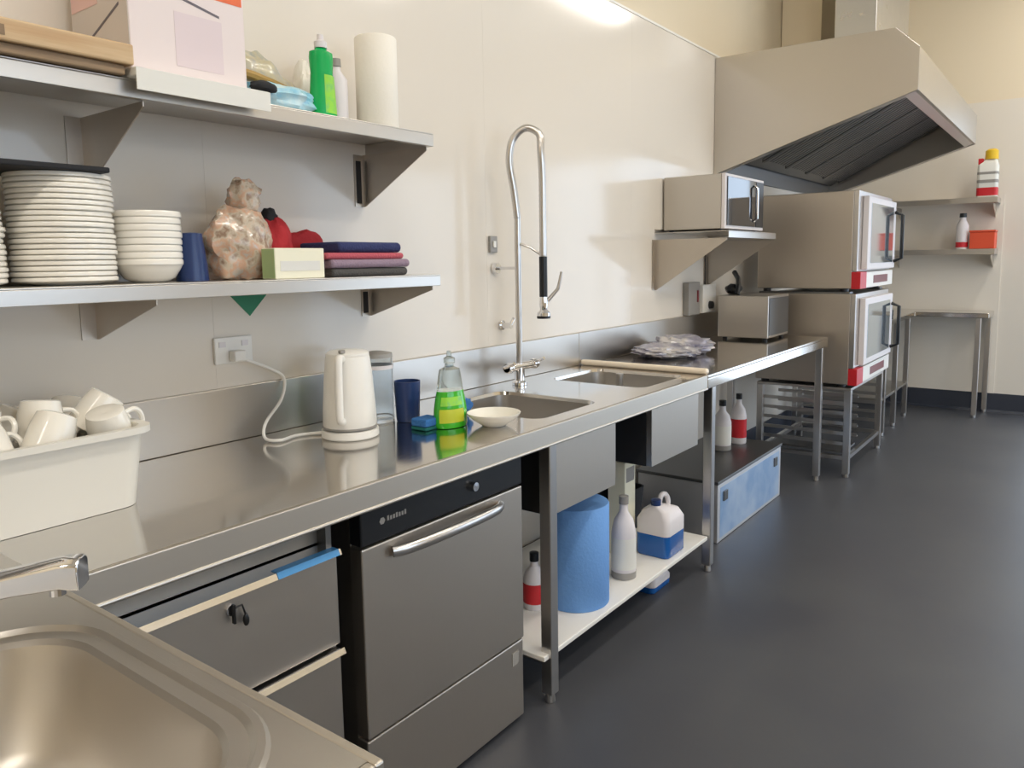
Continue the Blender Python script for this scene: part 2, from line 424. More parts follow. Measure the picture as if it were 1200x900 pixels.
B().tube([(fx, fy, 1.46), (.17, 2.437, 1.44), (sx-.014, sy, 1.415)], .005, 8).build('hose_hook', 'tube', ft, smooth=True)
B().tube([(fx, fy, 1.362), (.02, 2.42, 1.362)], .006, 8).lathe([(.022, 0), (.02, .018)], (.0035, 2.42, 1.362), 16, 'x').build('wall_bracket', 'chrome', ft, smooth=True)
v = thing('wall_valve', (.002, 2.46, 1.12), 'small chrome stop valve on white wall beneath tap bracket', 'valve')
B().lathe([(.02, 0), (.02, .006), (.012, .01), (.012, .05)], (.002, 2.46, 1.13), 16, 'x').build('valve_body', 'chrome', v, smooth=True)
B().tube([(.045, 2.46, 1.13), (.05, 2.48, 1.16)], .007, 8).build('lever', 'chrome', v, smooth=True)
sw = thing('wall_switch', (.003, 2.405, 1.44), 'small grey wall switch above the rinse tap bracket', 'switch')
B().box(.001, .012, 2.385, 2.43, 1.425, 1.49).build('plate', 'greyplastic', sw, bevel=.002)
B().box(.012, .018, 2.40, 2.415, 1.445, 1.47).build('rocker', 'white', sw, bevel=.001)

# ------------------------------------------------------------------ wall shelves
def shelf(name, y0, y1, z0, z1, depth, brs, brh, label, cat='shelf', slots=()):
    t = thing(name, (.15, (y0+y1)/2, z0), label, cat)
    B().box(.001, depth, y0, y1, z1-.004, z1).box(depth-.003, depth, y0, y1, z0, z1-.004).box(depth-.018, depth-.003, y0, y1, z0, z0+.003)\
       .box(.001, depth-.003, y1-.003, y1, z0, z1-.004).box(.001, .004, y0, y1, z1, z1+.02).build('shelf_board', 'steel', t, bevel=.0012)
    for yb in brs:
        p = B().prism([(.001, z0-brh), (.012, z0-brh), (depth-.012, z0-.012), (depth-.012, z0-.001), (.001, z0-.001)], 'y', yb, yb+.003)\
            .box(.001, .004, yb-.035, yb, z0-brh, z0-.001)
        o = p.build('bracket', 'dark_steel' if False else 'steel_v', t)
        if slots and yb == brs[-1]: B().box(.004, .0055, yb-.028, yb-.008, z0-brh+.01, z0-.02).build('bracket_slot', 'black', o)
    return t
shelf('wall_shelf', -1.4, 1.77, 1.317, 1.352, .30, (-.1, .865, 1.745), .1, 'lower stainless wall shelf carrying plates, bowls and folded towels', slots=True)
shelf('wall_shelf', -1.4, 1.755, 1.737, 1.775, .30, (-.1, .865, 1.735), .165, 'upper stainless wall shelf carrying boards, carton and paper roll', slots=True)
shelf('microwave_shelf', 3.84, 4.58, 1.495, 1.532, .42, (3.845, 4.55), .275, 'short stainless wall shelf holding the microwave', slots=True)

# ------------------------------------------------------------------ things on the lower shelf
ZS = 1.3525
def plate(name, label, group, r, c, z, m='china', h=.017):
    o = B().lathe([(0, .001), (r*.6, .0), (r*.62, .001), (r*.96, h-.0098), (r, h-.008), (r*1.004, h-.003), (r*.985, h), (r*.62, .0115), (0, .0108)], (c[0], c[1], z), 36).build(name, m, smooth=True)
    return tag(o, label, 'plate', group)
n = 20; st = .0112
ordn = ['bottom'] + ['' for _ in range(n-2)] + ['top']
first = plate('dinner_plate', 'white dinner plate inside the tall plate stack on the lower shelf', 'tall plate stack on the lower shelf', .1, (.155, .742), ZS)
for k in range(1, n):
    c = first.copy(); COL.objects.link(c)
    c.location = first.location+Vector((random.uniform(-.003, .003), random.uniform(-.003, .003), k*st))
    c.rotation_euler = (0, 0, random.random()*6)
    if k == n-1: c['label'] = 'topmost white plate of the tall stack, directly under dark board'; del c['group']
first['label'] = 'white dinner plate inside the tall plate stack on the lower shelf'
tag(B().box(.05, .262, .50, .80, ZS+(n-1)*st+.0185, ZS+(n-1)*st+.030).build('serving_board', 'matt_black', bevel=.003),
    'dark flat serving board lying on top of tall plate stack', 'board')
tag(B().lathe([(0, 0), (.06, 0), (.097, .0065), (.1, .009), (.1, .014), (.098, .0165), (.06, .0105), (0, .0105)], (.155, .525, ZS), 32).build('side_plate', 'china', smooth=True),
    'lowest white plate of the stack cut by left photo edge', 'plate')
sp = bpy.data.objects['side_plate']
for k in range(1, 15):
    c = sp.copy(); COL.objects.link(c); c.location = sp.location+Vector((random.uniform(-.003, .003), random.uniform(-.003, .003), k*.0112))
    c['label'] = 'white plate in the stack cut by left photo edge'; c['group'] = 'plate stack at the left photo edge'
bw = tag(B().lathe([(0, .002), (.035, 0), (.04, .002), (.055, .01), (.068, .03), (.0722, .039), (.0745, .041), (.0745, .050), (.0725, .0535), (.0655, .032), (.052, .0155), (.036, .0095), (0, .009)], (.155, .925, ZS), 36).build('soup_bowl', 'china', smooth=True),
    'white bowl in the nested bowl stack beside the plates', 'bowl', 'nested bowl stack on the lower shelf')
for k in range(1, 8):
    c = bw.copy(); COL.objects.link(c); c.location = bw.location+Vector((random.uniform(-.001, .001), random.uniform(-.001, .001), k*.0155)); c.rotation_euler = (0, 0, k)
    if k == 7: c['label'] = 'topmost white bowl of nested bowl stack beside plates'; del c['group']
tag(B().lathe([(.038, 0), (.036, .04), (.027, .115), (.0, .118)], (.15, 1.035, ZS), 28).build('tumbler', 'navy', smooth=True),
    'navy tumbler upside down between bowl stack and mottled bag', 'tumbler')
def gath(p, q):
    # bag: wide at the base and narrowing to a gathered neck
    t = (p.z+1)/2
    k = 1.06-.2*t if t < .62 else (1.06-.124-(t-.62)*1.55)
    k = max(k, .16)
    if t > .86: k = .22+(t-.86)*1.3
    return Vector((q.x/max(.25, math.sqrt(max(1-p.z*p.z, .04)))*k, q.y/max(.25, math.sqrt(max(1-p.z*p.z, .04)))*k, q.z))
bg = thing('snack_bag', (.15, 1.17, ZS), 'lumpy clear bag of brown and orange food standing on lower shelf', 'bag')
B().blob((.15, 1.168, ZS), .062, .088, .104, .2, 9, 3, 36).build('bag_body', 'snackbag', bg, smooth=True)
B().blob((.15, 1.19, ZS+.168), .03, .045, .05, .3, 10, 5, 24).build('bag_neck', 'snackbag', bg, smooth=True)
# red cloth bundle with dark tie
rc = thing('red_bag', (.1, 1.31, ZS), 'red cloth bag with dark tied top behind cream carton', 'bag')
B().blob((.09, 1.315, ZS), .05, .052, .092, .25, 7, 11, 26).blob((.035, 1.46, ZS), .022, .085, .075, .2, 7, 12, 26).build('cloth', 'red', rc, smooth=True)
B().blob((.09, 1.305, ZS+.148), .02, .022, .024, .3, 9, 13, 18).build('tied_top', 'matt_black', rc, smooth=True)
cb = thing('small_carton', (.25, 1.32, ZS), 'cream white small carton with pale green end on lower shelf', 'carton')
B().box(.22, .275, 1.185, 1.34, ZS, ZS+.078).build('carton_body', 'cream', cb, bevel=.002)
B().box(.222, .273, 1.1838, 1.1848, ZS+.002, ZS+.076).build('end_flap', 'palegreen', cb)
B().box(.2752, .2758, 1.20, 1.325, ZS+.02, ZS+.045).build('printed_band', 'label', cb)
# folded towels
def towel(x0, x1, y0, y1, z, h, m, label):
    b = B(); pr = []
    k = 8
    for i in range(k+1):
        a = -PI/2+PI*i/k; pr.append((x1-h/2+h/2*math.cos(a), z+h/2+h/2*math.sin(a)))
    pr = pr+[(x0, z+h), (x0, z)]
    b.prism(pr, 'y', y0, y1)
    return tag(b.build('folded_towel', m, bevel=.006, smooth=True), label, 'towel')
towel(.06, .25, 1.39, 1.68, ZS, .024, 'greycloth', 'dark grey folded towel at the bottom of towel pile')
towel(.06, .255, 1.385, 1.685, ZS+.0245, .024, 'lilaccloth', 'lilac grey folded towel second from bottom of towel pile')
towel(.07, .25, 1.37, 1.665, ZS+.049, .018, 'pinkcloth', 'pink folded towel between lilac and navy towels')
towel(.07, .245, 1.42, 1.66, ZS+.0675, .03, 'navycloth', 'navy folded towel on top of the towel pile')

# ------------------------------------------------------------------ things on the upper shelf
ZU = 1.776
cbx = thing('cutting_board', (.17, .98, ZU), 'white plastic cutting board under carton, overhanging the shelf edge', 'board')
B().box(.05, .335, .83, 1.15, ZU, ZU+.018).build('board', 'label', cbx, bevel=.003)
B().box(.335, .338, .83, 1.15, ZU-.028, ZU+.016).build('front_lip', 'label', cbx)
wd = thing('chopping_board', (.15, .5, ZU), 'weathered brown wooden board, the lower one under light board', 'board')
B().box(.06, .315, .05, .82, ZU+.0005, ZU+.02).build('board', 'wood2', wd, bevel=.003)
wl = thing('chopping_board', (.15, .5, ZU), 'light wooden chopping board, topmost at the left of upper shelf', 'board')
B().box(.05, .325, .05, .835, ZU+.0208, ZU+.062).build('board', 'wood', wl, bevel=.004)
B().box(.3245, .3262, .56, .60, ZU+.03, ZU+.048).build('finger_groove', 'wood2', wl)
ct = thing('carton', (.16, .99, ZU+.019), 'large white carton with orange print on upper shelf', 'carton')
zc = ZU+.0188
B().box(.035, .285, .85, 1.125, zc, zc+.30).build('carton_body', 'carton', ct, bevel=.002)
B().box(.036, .284, .8486, .8496, zc+.001, zc+.298).build('side_panel', 'carton_s', ct)
B().box(.2852, .2858, 1.03, 1.12, zc+.192, zc+.28).build('orange_patch', 'orange', ct)
B().box(.04, .16, .8478, .8484, zc+.16, zc+.25).build('pink_patch', 'pink', ct)
B().prism([(.945, zc+.178), (1.06, zc+.153), (1.06, zc+.158), (.945, zc+.184)], 'x', .2852, .2858).build('printed_line', 'ink', ct)
B().prism([(.12, zc+.09), (.25, zc+.14), (.25, zc+.146), (.12, zc+.096)], 'y', .8478, .8484).build('printed_line', 'ink', ct)
B().box(.2852, .2857, .95, 1.065, zc+.03, zc+.145).build('label_panel', 'lilacprint', ct)
# packets
pk = thing('wipes_packet', (.2, 1.27, ZU), 'pale blue wipes packet with black lid in front of ochre packet', 'packet')
B().blob((.215, 1.255, ZU), .07, .115, .038, .25, 9, 21, 32).build('packet_body', 'wipes', pk, smooth=True)
B().blob((.28, 1.175, ZU+.03), .018, .038, .014, .2, 9, 22, 18).build('lid', 'matt_black', pk, smooth=True)
pk2 = thing('foil_packet', (.1, 1.3, ZU), 'crumpled silver packet with ochre band behind pale blue packet', 'packet')
B().blob((.075, 1.29, ZU), .05, .125, .095, .22, 7, 31, 36).build('packet_body', 'foilbag', pk2, smooth=True)
b = B(); ps = [(.128, 1.185, ZU+.112), (.132, 1.25, ZU+.105), (.131, 1.31, ZU+.095), (.124, 1.365, ZU+.085)]
b.tube(ps, .012, 8); b.build('ochre_band', 'ochre', pk2, smooth=True)
tag(B().blob((.07, 1.475, ZU), .045, .045, .105, .3, 8, 41, 30).build('plastic_bag', 'paper', smooth=True), 'crumpled whitish bag standing behind the green bottle', 'bag')

def dish_bottle(name, x, y, z, label, h=.215, w=.034, d=.026, mode=0):
    t = thing(name, (x, y, z), label, 'bottle')
    if mode == 0:
        prof = [(.0, 0), (w*.98, 0), (w, .01), (w*.9, .07), (w*.8, .12), (w*.86, .16), (w*.82, .175), (w*.45, .182), (w*.4, .186)]
        B().lathe(prof, (x, y, z), 28, sx=.75).build('bottle_body', 'green', t, smooth=True)
        B().lathe([(w*.42, 0), (w*.42, .016), (w*.22, .02), (w*.2, .035), (0, .036)], (x, y, z+.187), 20).build('cap', 'hdpe', t, smooth=True)
        b = B(); L = []
        for i in range(6):
            zz = .015+.1*i/5; ww = w*(.985-.16*zz/.12)+.0012
            L.append([(x+ww*.75*math.cos(a), y+ww*math.sin(a), z+zz) for a in [(-.35+1.55*k/8) for k in range(9)]])
        rings = [[b.bm.verts.new(p) for p in r] for r in L]
        for r0, r1 in zip(rings, rings[1:]):
            for k in range(8): b.bm.faces.new((r0[k], r0[k+1], r1[k+1], r1[k]))
        b.build('bottle_label', 'lime', t, smooth=True)
    return t
dish_bottle('detergent_bottle', .225, 1.40, ZU, 'green washing-up bottle with lime label standing on upper shelf', w=.041)
wb = thing('white_bottle', (.14, 1.53, ZU), 'slim white bottle between green bottle and paper roll', 'bottle')
B().lathe([(0, 0), (.028, 0), (.03, .01), (.03, .14), (.012, .165), (.012, .175)], (.14, 1.525, ZU), 24).build('bottle_body', 'hdpe', wb, smooth=True)
B().lathe([(.014, 0), (.013, .022), (0, .023)], (.14, 1.525, ZU+.176), 18).build('cap', 'greyplastic', wb, smooth=True)
def roll(name, x, y, z, r, h, m, label, mend=None):
    t = thing(name, (x, y, z), label, 'paper roll')
    B().lathe([(.02, .002), (r-.003, 0), (r, .004), (r, h-.004), (r-.003, h), (.021, h-.001), (.02, .002)], (x, y, z), 40, cap=False).build('paper', m, t, smooth=True)
    B().lathe([(.0195, .004), (.0195, h+.001), (.017, h+.001), (.017, .004), (.0195, .004)], (x, y, z), 24, cap=False).build('core', 'wood2', t, smooth=True)
    return t
roll('paper_roll', .175, 1.648, ZU, .062, .275, 'paper', 'white kitchen paper roll at the right end of upper shelf')

# green diamond sign partly behind the lower shelf
gs = 1.335
tag(B().prism([(1.29, gs-.09), (1.38, gs), (1.29, gs+.09), (1.20, gs)], 'x', .0008, .0016).build('diamond_sign', 'greensign'),
    'green diamond sticker on wall, half hidden behind lower shelf', 'sign')
so = thing('wall_socket', (.003, 1.225, 1.115), 'beige double wall socket above the worktop near kettle', 'socket')
B().box(.001, .012, 1.168, 1.285, 1.118, 1.192).build('plate', 'white', so, bevel=.003)
B().box(.012, .0145, 1.18, 1.2, 1.165, 1.18).build('rocker', 'hdpe', so)
B().box(.012, .0145, 1.25, 1.27, 1.165, 1.18).build('rocker', 'hdpe', so)

# ------------------------------------------------------------------ things on the worktop
ZW = ZT+.0008
tb = thing('dish_tub', (.2, .55, ZW), 'milky white plastic tub full of cups at left of worktop', 'tub')
def tubloops():
    L = [rrect(.05, .362, .215, .768, .04, ZW), rrect(.035, .378, .2, .785, .045, ZW+.15), rrect(.022, .392, .187, .798, .05, ZW+.152), rrect(.022, .392, .187, .798, .05, ZW+.165),
         rrect(.04, .374, .205, .78, .042, ZW+.165), rrect(.054, .358, .219, .764, .038, ZW+.006)]
    return L
bb = B(); L = tubloops(); bb.loops(L, True); bb.bm.faces.new([v for v in list(bb.bm.verts)[:len(L[0])]][::-1])
bb.build('tub_body', 'tub', tb, smooth=True)
mug = thing('mug', (0, 0, 0), 'x', 'mug', None)
B().lathe([(0, .004), (.03, .0), (.036, .003), (.041, .03), (.043, .085), (.0415, .087), (.038, .083), (.036, .03), (.03, .008), (0, .008)], (0, 0, 0), 32).build('cup', 'china', mug, smooth=True)
hpts = [(.041, 0, .07), (.058, 0, .072), (.069, 0, .058), (.069, 0, .036), (.058, 0, .022), (.04, 0, .022)]
B().tube(catmull(hpts, 5), .0055, 8).build('handle', 'china', mug, smooth=True)
from mathutils import Euler
def place_mug(o, c, r):
    R_ = Euler(r).to_matrix(); o.rotation_euler = r; o.location = Vector(c)-R_ @ Vector((0, 0, .043))
labs = ['front row white mug of the heap nearest the left photo edge', 'middle white mug of the heap nearest the left photo edge', 'rear white mug of the heap nearest left photo edge',
        'front white mug of the heap, second row from left photo edge', 'tilted middle white mug of tub heap with its handle up', 'rear white mug of the heap, second row from left edge',
        'front white mug of the heap, third row from left edge', 'highest white mug in the middle of the tub heap', 'rear white mug of the heap, third row from left edge',
        'front white mug of the heap, second row from its right end', 'middle white mug of the heap, second row from its right end', 'rear white mug of the heap, second row from its right end',
        'front mug at the far right end of the tub heap', 'middle mug at the far right end of the tub heap', 'rear mug at the far right end of the tub heap']
rr = random.Random(4); k = 0
for i in range(5):
    for j in range(3):
        c = (.30-.095*j, .288+i*.113+(.02 if j == 1 else 0), ZW+.158+(.018 if j == 1 else 0)+rr.uniform(-.004, .006))
        r = (PI+rr.uniform(-.75, .75), rr.uniform(-.6, .6), rr.uniform(.6, 2.4))
        if k == 0: o = mug
        else: o = copy_thing(mug, (0, 0, 0), (0, 0, 0), None)
        place_mug(o, c, r); o['label'] = labs[k]; o['group'] = 'cups heaped in the white tub'; k += 1
for i in range(4):
    for x in (.115, .212, .309):
        o = copy_thing(mug, (x, .275+i*.122, ZW+.0075), (0, 0, PI/2), 'white mug standing in the bottom layer of the tub')
        o['group'] = 'cups in the bottom layer of the tub'
# kettle
kx, ky = .245, 1.432
kt = thing('kettle', (kx, ky, ZW), 'white electric jug kettle on its base by the wall', 'kettle')
B().lathe([(0, 0), (.078, 0), (.081, .004), (.08, .022), (.06, .026), (0, .027)], (kx, ky, ZW), 40).build('power_base', 'white', kt, smooth=True)
B().lathe([(0, 0), (.073, 0), (.0755, .006), (.074, .05), (.068, .14), (.062, .195), (.06, .202)], (kx, ky, ZW+.03), 40).build('jug_body', 'white', kt, smooth=True)
B().lathe([(.0605, 0), (.06, .006), (.05, .013), (0, .017)], (kx, ky, ZW+.2325), 40).build('lid', 'white', kt, smooth=True)
B().lathe([(.0765, 0), (.0765, .005)], (kx, ky, ZW+.0275), 40).build('base_ring', 'greyplastic', kt)
hd = Vector((.55, -.83, 0)).normalized()
def kp(d, z): return (kx+hd.x*d, ky+hd.y*d, ZW+z)
B().tube(catmull([kp(.056, .224), kp(.076, .232), kp(.09, .222), kp(.095, .17), kp(.098, .11), kp(.097, .065), kp(.073, .055)], 6), .011, 10).build('handle', 'white', kt, smooth=True)
pd = -hd
B().prism([(kx+pd.x*.055-pd.y*.02, ky+pd.y*.055+pd.x*.02), (kx+pd.x*.085, ky+pd.y*.085), (kx+pd.x*.055+pd.y*.02, ky+pd.y*.055-pd.x*.02)], 'z', ZW+.195, ZW+.232).build('spout', 'white', kt, bevel=.002)
B().box(kx+hd.x*.055-.006, kx+hd.x*.055+.006, ky+hd.y*.055-.008, ky+hd.y*.055+.008, ZW+.243, ZW+.252).build('lid_button', 'greyplastic', kt, bevel=.002)
cd = catmull([(.012, 1.225, 1.14), (.035, 1.25, 1.125), (.03, 1.33, 1.09), (.028, 1.375, 1.055), (.05, 1.345, 1.0), (.07, 1.275, .945), (.10, 1.25, .91), (.145, 1.265, ZW+.006), (.13, 1.33, ZW+.005), (.15, 1.38, ZW+.005), (.18, 1.41, ZW+.006)], 10)
co = thing('power_lead', (.1, 1.3, ZW), 'white kettle cord looping from wall socket to kettle base', 'cord')
B().tube(cd, .0045, 8).build('cable', 'white', co, smooth=True)
B().box(.0148, .045, 1.207, 1.243, 1.125, 1.155).build('plug', 'white', co, bevel=.004)
# clear plunger jug and blue tumbler behind kettle
gj = thing('glass_jug', (.16, 1.62, ZW), 'clear glass jug with pale rim between kettle and navy tumbler', 'jug')
B().lathe([(0, 0), (.048, 0), (.05, .004), (.048, .2), (.046, .2), (.046, .008), (0, .006)], (.16, 1.622, ZW), 32).build('glass', 'glass', gj, smooth=True)
B().lathe([(.0505, 0), (.0505, .012), (.0487, .012), (.0487, 0), (.0505, 0)], (.16, 1.622, ZW+.165), 32, cap=False).build('band', 'hdpe', gj, smooth=True)
B().lathe([(.0, 0), (.049, 0), (.047, .012), (.02, .018), (0, .018)], (.16, 1.622, ZW+.2005), 32).build('lid', 'greyplastic', gj, smooth=True)
tag(B().lathe([(0, 0), (.034, 0), (.036, .004), (.041, .125), (.039, .125), (.034, .008), (0, .006)], (.235, 1.675, ZW), 32).build('tumbler', 'navy', smooth=True),
    'navy tumbler standing upright on worktop right of kettle', 'tumbler')
# detergent bottle
dx, dy = .40, 1.688
db = thing('detergent_bottle', (dx, dy, ZW), 'clear bottle of green detergent with yellow label on worktop', 'bottle')
B().lathe([(0, 0), (.057, 0), (.06, .008), (.059, .05), (.053, .085), (.047, .108), (0, .108)], (dx, dy, ZW+.001), 32, sx=.7).build('detergent', 'liquid', db, smooth=True)
B().lathe([(.047, .1095), (.041, .15), (.036, .172), (.016, .18), (.015, .19)], (dx, dy, ZW), 32, sx=.7, cap=True).build('clear_shoulder', 'clear', db, smooth=True)
B().lathe([(.017, 0), (.017, .014), (.008, .02), (.007, .036), (0, .037)], (dx, dy, ZW+.1905), 20).build('cap', 'clear', db, smooth=True)
vd = Vector((1.5, -1.68, 0)).normalized()
def lab_patch(t, name, cx, cy, rfun, sx, z0, z1, a0, a1, m, k=10):
    b = B(); rings = []
    for i in range(6):
        z = z0+(z1-z0)*i/5; r = rfun(z)
        rings.append([b.bm.verts.new((cx+(r*math.cos(a))*sx+.0012*math.cos(a), cy+r*math.sin(a)+.0012*math.sin(a), ZW+z)) for a in [a0+(a1-a0)*q/k for q in range(k+1)]])
    for r0, r1 in zip(rings, rings[1:]):
        for q in range(k): b.bm.faces.new((r0[q], r0[q+1], r1[q+1], r1[q]))
    return b.build(name, m, t, smooth=True)
rf = lambda z: .0605 if z < .05 else .0600-.0075*(z-.05)/.035
lab_patch(db, 'front_label', dx, dy, rf, .7, .018, .058, -1.35, .2, 'yellow')
lab_patch(db, 'upper_label', dx, dy, rf, .7, .068, .094, -1.3, .15, 'lime')
tag(B().blob((.33, 1.80, ZW), .035, .055, .038, .3, 8, 51, 22).build('dish_cloth', 'sponge', smooth=True), 'crumpled blue cloth behind the clear detergent bottle', 'cloth')
spg = thing('sponge', (.365, 1.60, ZW), 'blue sponge with green scourer left of detergent bottle', 'sponge')
B().box(.335, .395, 1.585, 1.655, ZW+.0105, ZW+.034).build('sponge_block', 'sponge', spg, bevel=.005)
B().box(.335, .395, 1.585, 1.655, ZW, ZW+.010).build('scourer', 'teal', spg, bevel=.003)
tag(B().lathe([(0, .001), (.035, 0), (.04, .004), (.062, .018), (.079, .034), (.081, .040), (.078, .040), (.058, .021), (.036, .008), (0, .007)], (.505, 1.765, ZW), 40).build('white_dish', 'china', smooth=True),
    'shallow white dish by the sink edge, right of detergent bottle', 'dish')

# foil bundle & countertop unit on the second bench
fb = thing('foil_bundle', (.2, 3.5, ZW), 'crumpled silver film bundle lying on bench before the steel box', 'bundle')
b = B()
for (x, y, rx, ry, rz, sd) in ((.225, 3.54, .165, .17, .034, 61),):
    b.blob((x, y, ZW), rx, ry, rz, .22, 14, sd, 44)
b.build('wrapping', 'film', fb, smooth=True)
b = B(); b.blob((.22, 3.72, ZW), .16, .13, .05, .25, 14, 66, 40); b.build('wrapped_pack', 'film', fb, smooth=True)
bx = thing('fryer_box', (.25, 4.65, ZW), 'stainless steel countertop box at the end of second bench', 'appliance')
B().box(.12, .425, 4.46, 4.84, ZW+.015, ZW+.265).build('housing', 'steel', bx, bevel=.004)
B().box(.425, .430, 4.475, 4.825, ZW+.03, ZW+.25).build('front_panel', 'dark_steel', bx, bevel=.002)
for (x, y) in ((.15, 4.5), (.395, 4.5), (.15, 4.8), (.395, 4.8)): B().lathe([(.014, 0), (.014, .0148)], (x, y, ZW), 14).build('foot', 'black', bx)
B().tube([(.2, 4.56, ZW+.267), (.2, 4.58, ZW+.32), (.16, 4.68, ZW+.36), (.12, 4.72, ZW+.40)], .016, 10).blob((.14, 4.66, ZW+.267), .05, .07, .035, .2, 7, 71, 20).build('basket_handle', 'black', bx, smooth=True)
s1 = thing('isolator_switch', (.03, 4.55, 1.07), 'white isolator switch box with dial on wall above steel box', 'switch')
B().box(.0005, .05, 4.40, 4.60, 1.06, 1.23).build('box', 'white', s1, bevel=.004)
B().lathe([(.025, 0), (.022, .02)], (.0505, 4.5, 1.105), 18, 'x').build('dial', 'black', s1)
s2 = thing('control_box', (.02, 4.28, 1.06), 'grey wall control box left of the white isolator switch', 'switch')
B().box(.0005, .04, 4.215, 4.375, 1.055, 1.25).build('box', 'greyplastic', s2, bevel=.004)
B().box(.0402, .043, 4.33, 4.35, 1.13, 1.2).build('toggle', 'maroon', s2)

# microwave
mz = 1.5325
mw = thing('microwave', (.2, 4.2, mz), 'stainless microwave with dark glass door on the short shelf', 'microwave')
B().box(.012, .34, 3.93, 4.52, mz+.012, mz+.30).build('casing', 'steel', mw, bevel=.004)
B().box(.341, .362, 3.93, 4.52, mz+.012, mz+.30).build('front_frame', 'hdpe', mw, bevel=.003)
d = B().box(.363, .369, 3.95, 4.37, mz+.03, mz+.285).build('door', 'mwglass', mw, bevel=.002)
B().tube([(.371, 4.345, mz+.06), (.388, 4.345, mz+.075), (.388, 4.345, mz+.245), (.371, 4.345, mz+.26)], .007, 8).build('door_handle', 'chrome', d, smooth=True)
B().box(.363, .368, 4.385, 4.505, mz+.03, mz+.285).build('control_panel', 'black', mw, bevel=.002)
for i in range(4): B().lathe([(.012, 0), (.012, .0118)], ((.04, .32)[i % 2], (3.97, 4.48)[i//2], mz), 12).build('foot', 'black', mw)

# ------------------------------------------------------------------ under the worktop
# drawers
dr = thing('drawer_unit', (.3, .8, 0), 'stainless drawer unit under the worktop beside dishwasher', 'drawers')
B().box(.03, .035, .52, 1.07, .02, .838).box(.035, .585, .52, .535, .02, .838).box(.035, .585, 1.055, 1.07, .02, .838).box(.035, .585, .535, 1.055, .02, .04).build('carcass', 'dark_steel', dr)
for i, (z0, z1) in enumerate(((.540, .757), (.305, .527), (.06, .292))):
    dd = B().box(.588, .606, .524, 1.066, z0, z1).box(.04, .588, .545, 1.045, z0+.01, z0+.015).build('drawer', 'steel_v', dr, bevel=.002)
    B().prism([(.588, z1+.0005), (.617, z1+.0005), (.622, z1-.006), (.625, z1-.005), (.619, z1+.007), (.556, z1+.007), (.556, z1+.0005)], 'y', .524, 1.066).build('pull_edge', 'chrome', dd)
    if i == 0:
        B().prism([(.6192, z1+.0072), (.6252, z1-.0048), (.6262, z1-.0046), (.6202, z1+.0082), (.60, z1+.0082), (.60, z1+.0072)], 'y', .90, 1.06).build('protective_film', 'bluefilm', dd)
        B().lathe([(.011, 0), (.011, .006)], (.6062, .80, z1-.035), 16, 'x').build('lock', 'chrome', dd)
        B().box(.613, .622, .798, .802, z1-.06, z1-.022).blob((.618, .826, z1-.062), .005, .007, .013, .1, 5, 1, 14, False).tube([(.617, .80, z1-.03), (.619, .818, z1-.028), (.618, .825, z1-.05)], .002, 6).build('key', 'keyring', dd)
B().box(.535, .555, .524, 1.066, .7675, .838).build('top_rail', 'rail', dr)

# dishwasher
dw = thing('dishwasher', (.3, 1.44, 0), 'undercounter stainless dishwasher with black control strip', 'dishwasher')
B().box(.03, .57, 1.138, 1.752, .03, .828).build('casing', 'steel_v', dw, bevel=.003)
B().box(.57, .612, 1.134, 1.756, .74, .83).build('control_strip', 'black', dw, bevel=.004)
B().box(.57, .612, 1.134, 1.756, .268, .735).build('door', 'steel_v', dw, bevel=.004)
B().box(.57, .608, 1.134, 1.756, .02, .262).build('lower_panel', 'steel_v', dw, bevel=.004)
pts = []
for i in range(17):
    t = i/16; pts.append((.618+.034*math.sin(PI*t)**.5, 1.225+.42*t, .705+.006*math.sin(PI*t)))
B().tube(pts, .011, 12, flat=1.3).build('handle', 'tube', dw, smooth=True)
B().lathe([(.013, 0), (.012, .014), (0, .015)], (.6125, 1.53, .789), 18, 'x').build('knob', 'chrome', dw, smooth=True)
b = B(); b.lathe([(.009, 0), (.009, .0006)], (.6124, 1.20, .787), 6, 'x')
for k in range(7): b.box(.6124, .613, 1.216+k*.0095, 1.222+k*.0095, .783, .783+(.010 if k % 3 else .012))
b.build('maker_mark', 'greyplastic', dw)
B().box(.6084, .610, 1.70, 1.73, .195, .235).build('badge', 'greyplastic', dw)
for (x, y) in ((.06, 1.17), (.06, 1.72), (.54, 1.17), (.54, 1.72)): B().lathe([(.018, 0), (.018, .0299)], (x, y, 0), 12).build('foot', 'black', dw)

# on the white shelf under the sinks
ZL = .1685
roll('blue_roll', .485, 2.25, ZL, .12, .365, 'bluepaper', 'large blue paper roll on the white shelf under sink')
for o in [x for x in bpy.data.objects if x.parent and x.parent.name.startswith('blue_roll') and x.name.startswith('core')]:
    o.data.materials.clear(); o.data.materials.append(M['bluepaper_end'])
def spray(x, y, z, label, s=1, labm='label', body='hdpe', cap='hdpe', h=.25):
    t = thing('cleaner_bottle', (x, y, z), label, 'bottle')
    if labm == 'label': B().lathe([(.0455*s, .002), (.0458*s, .028)], (x, y, z), 26, cap=False).build('base_band', 'greyplastic', t, smooth=True)
    B().lathe([(0, 0), (.042*s, 0), (.045*s, .006), (.045*s, h*.62), (.036*s, h*.78), (.016*s, h*.9), (.015*s, h)], (x, y, z), 26).build('bottle_body', body, t, smooth=True)
    B().lathe([(.018*s, 0), (.018*s, .03), (0, .031)], (x, y, z+h+.0005), 18).build('cap', cap, t, smooth=True)
    B().lathe([(.0457*s, h*.14), (.0457*s, h*.56)], (x, y, z), 26, cap=False).build('bottle_label', labm, t, smooth=True)
    return t
spray(.53, 2.525, ZL, 'white cleaner bottle standing right of the blue paper roll', 1.05, 'label', 'hdpe', 'greyplastic', .29)
tallb = thing('tall_carton', (.40, 2.74, ZL), 'tall white carton standing behind the cleaner bottle', 'carton')
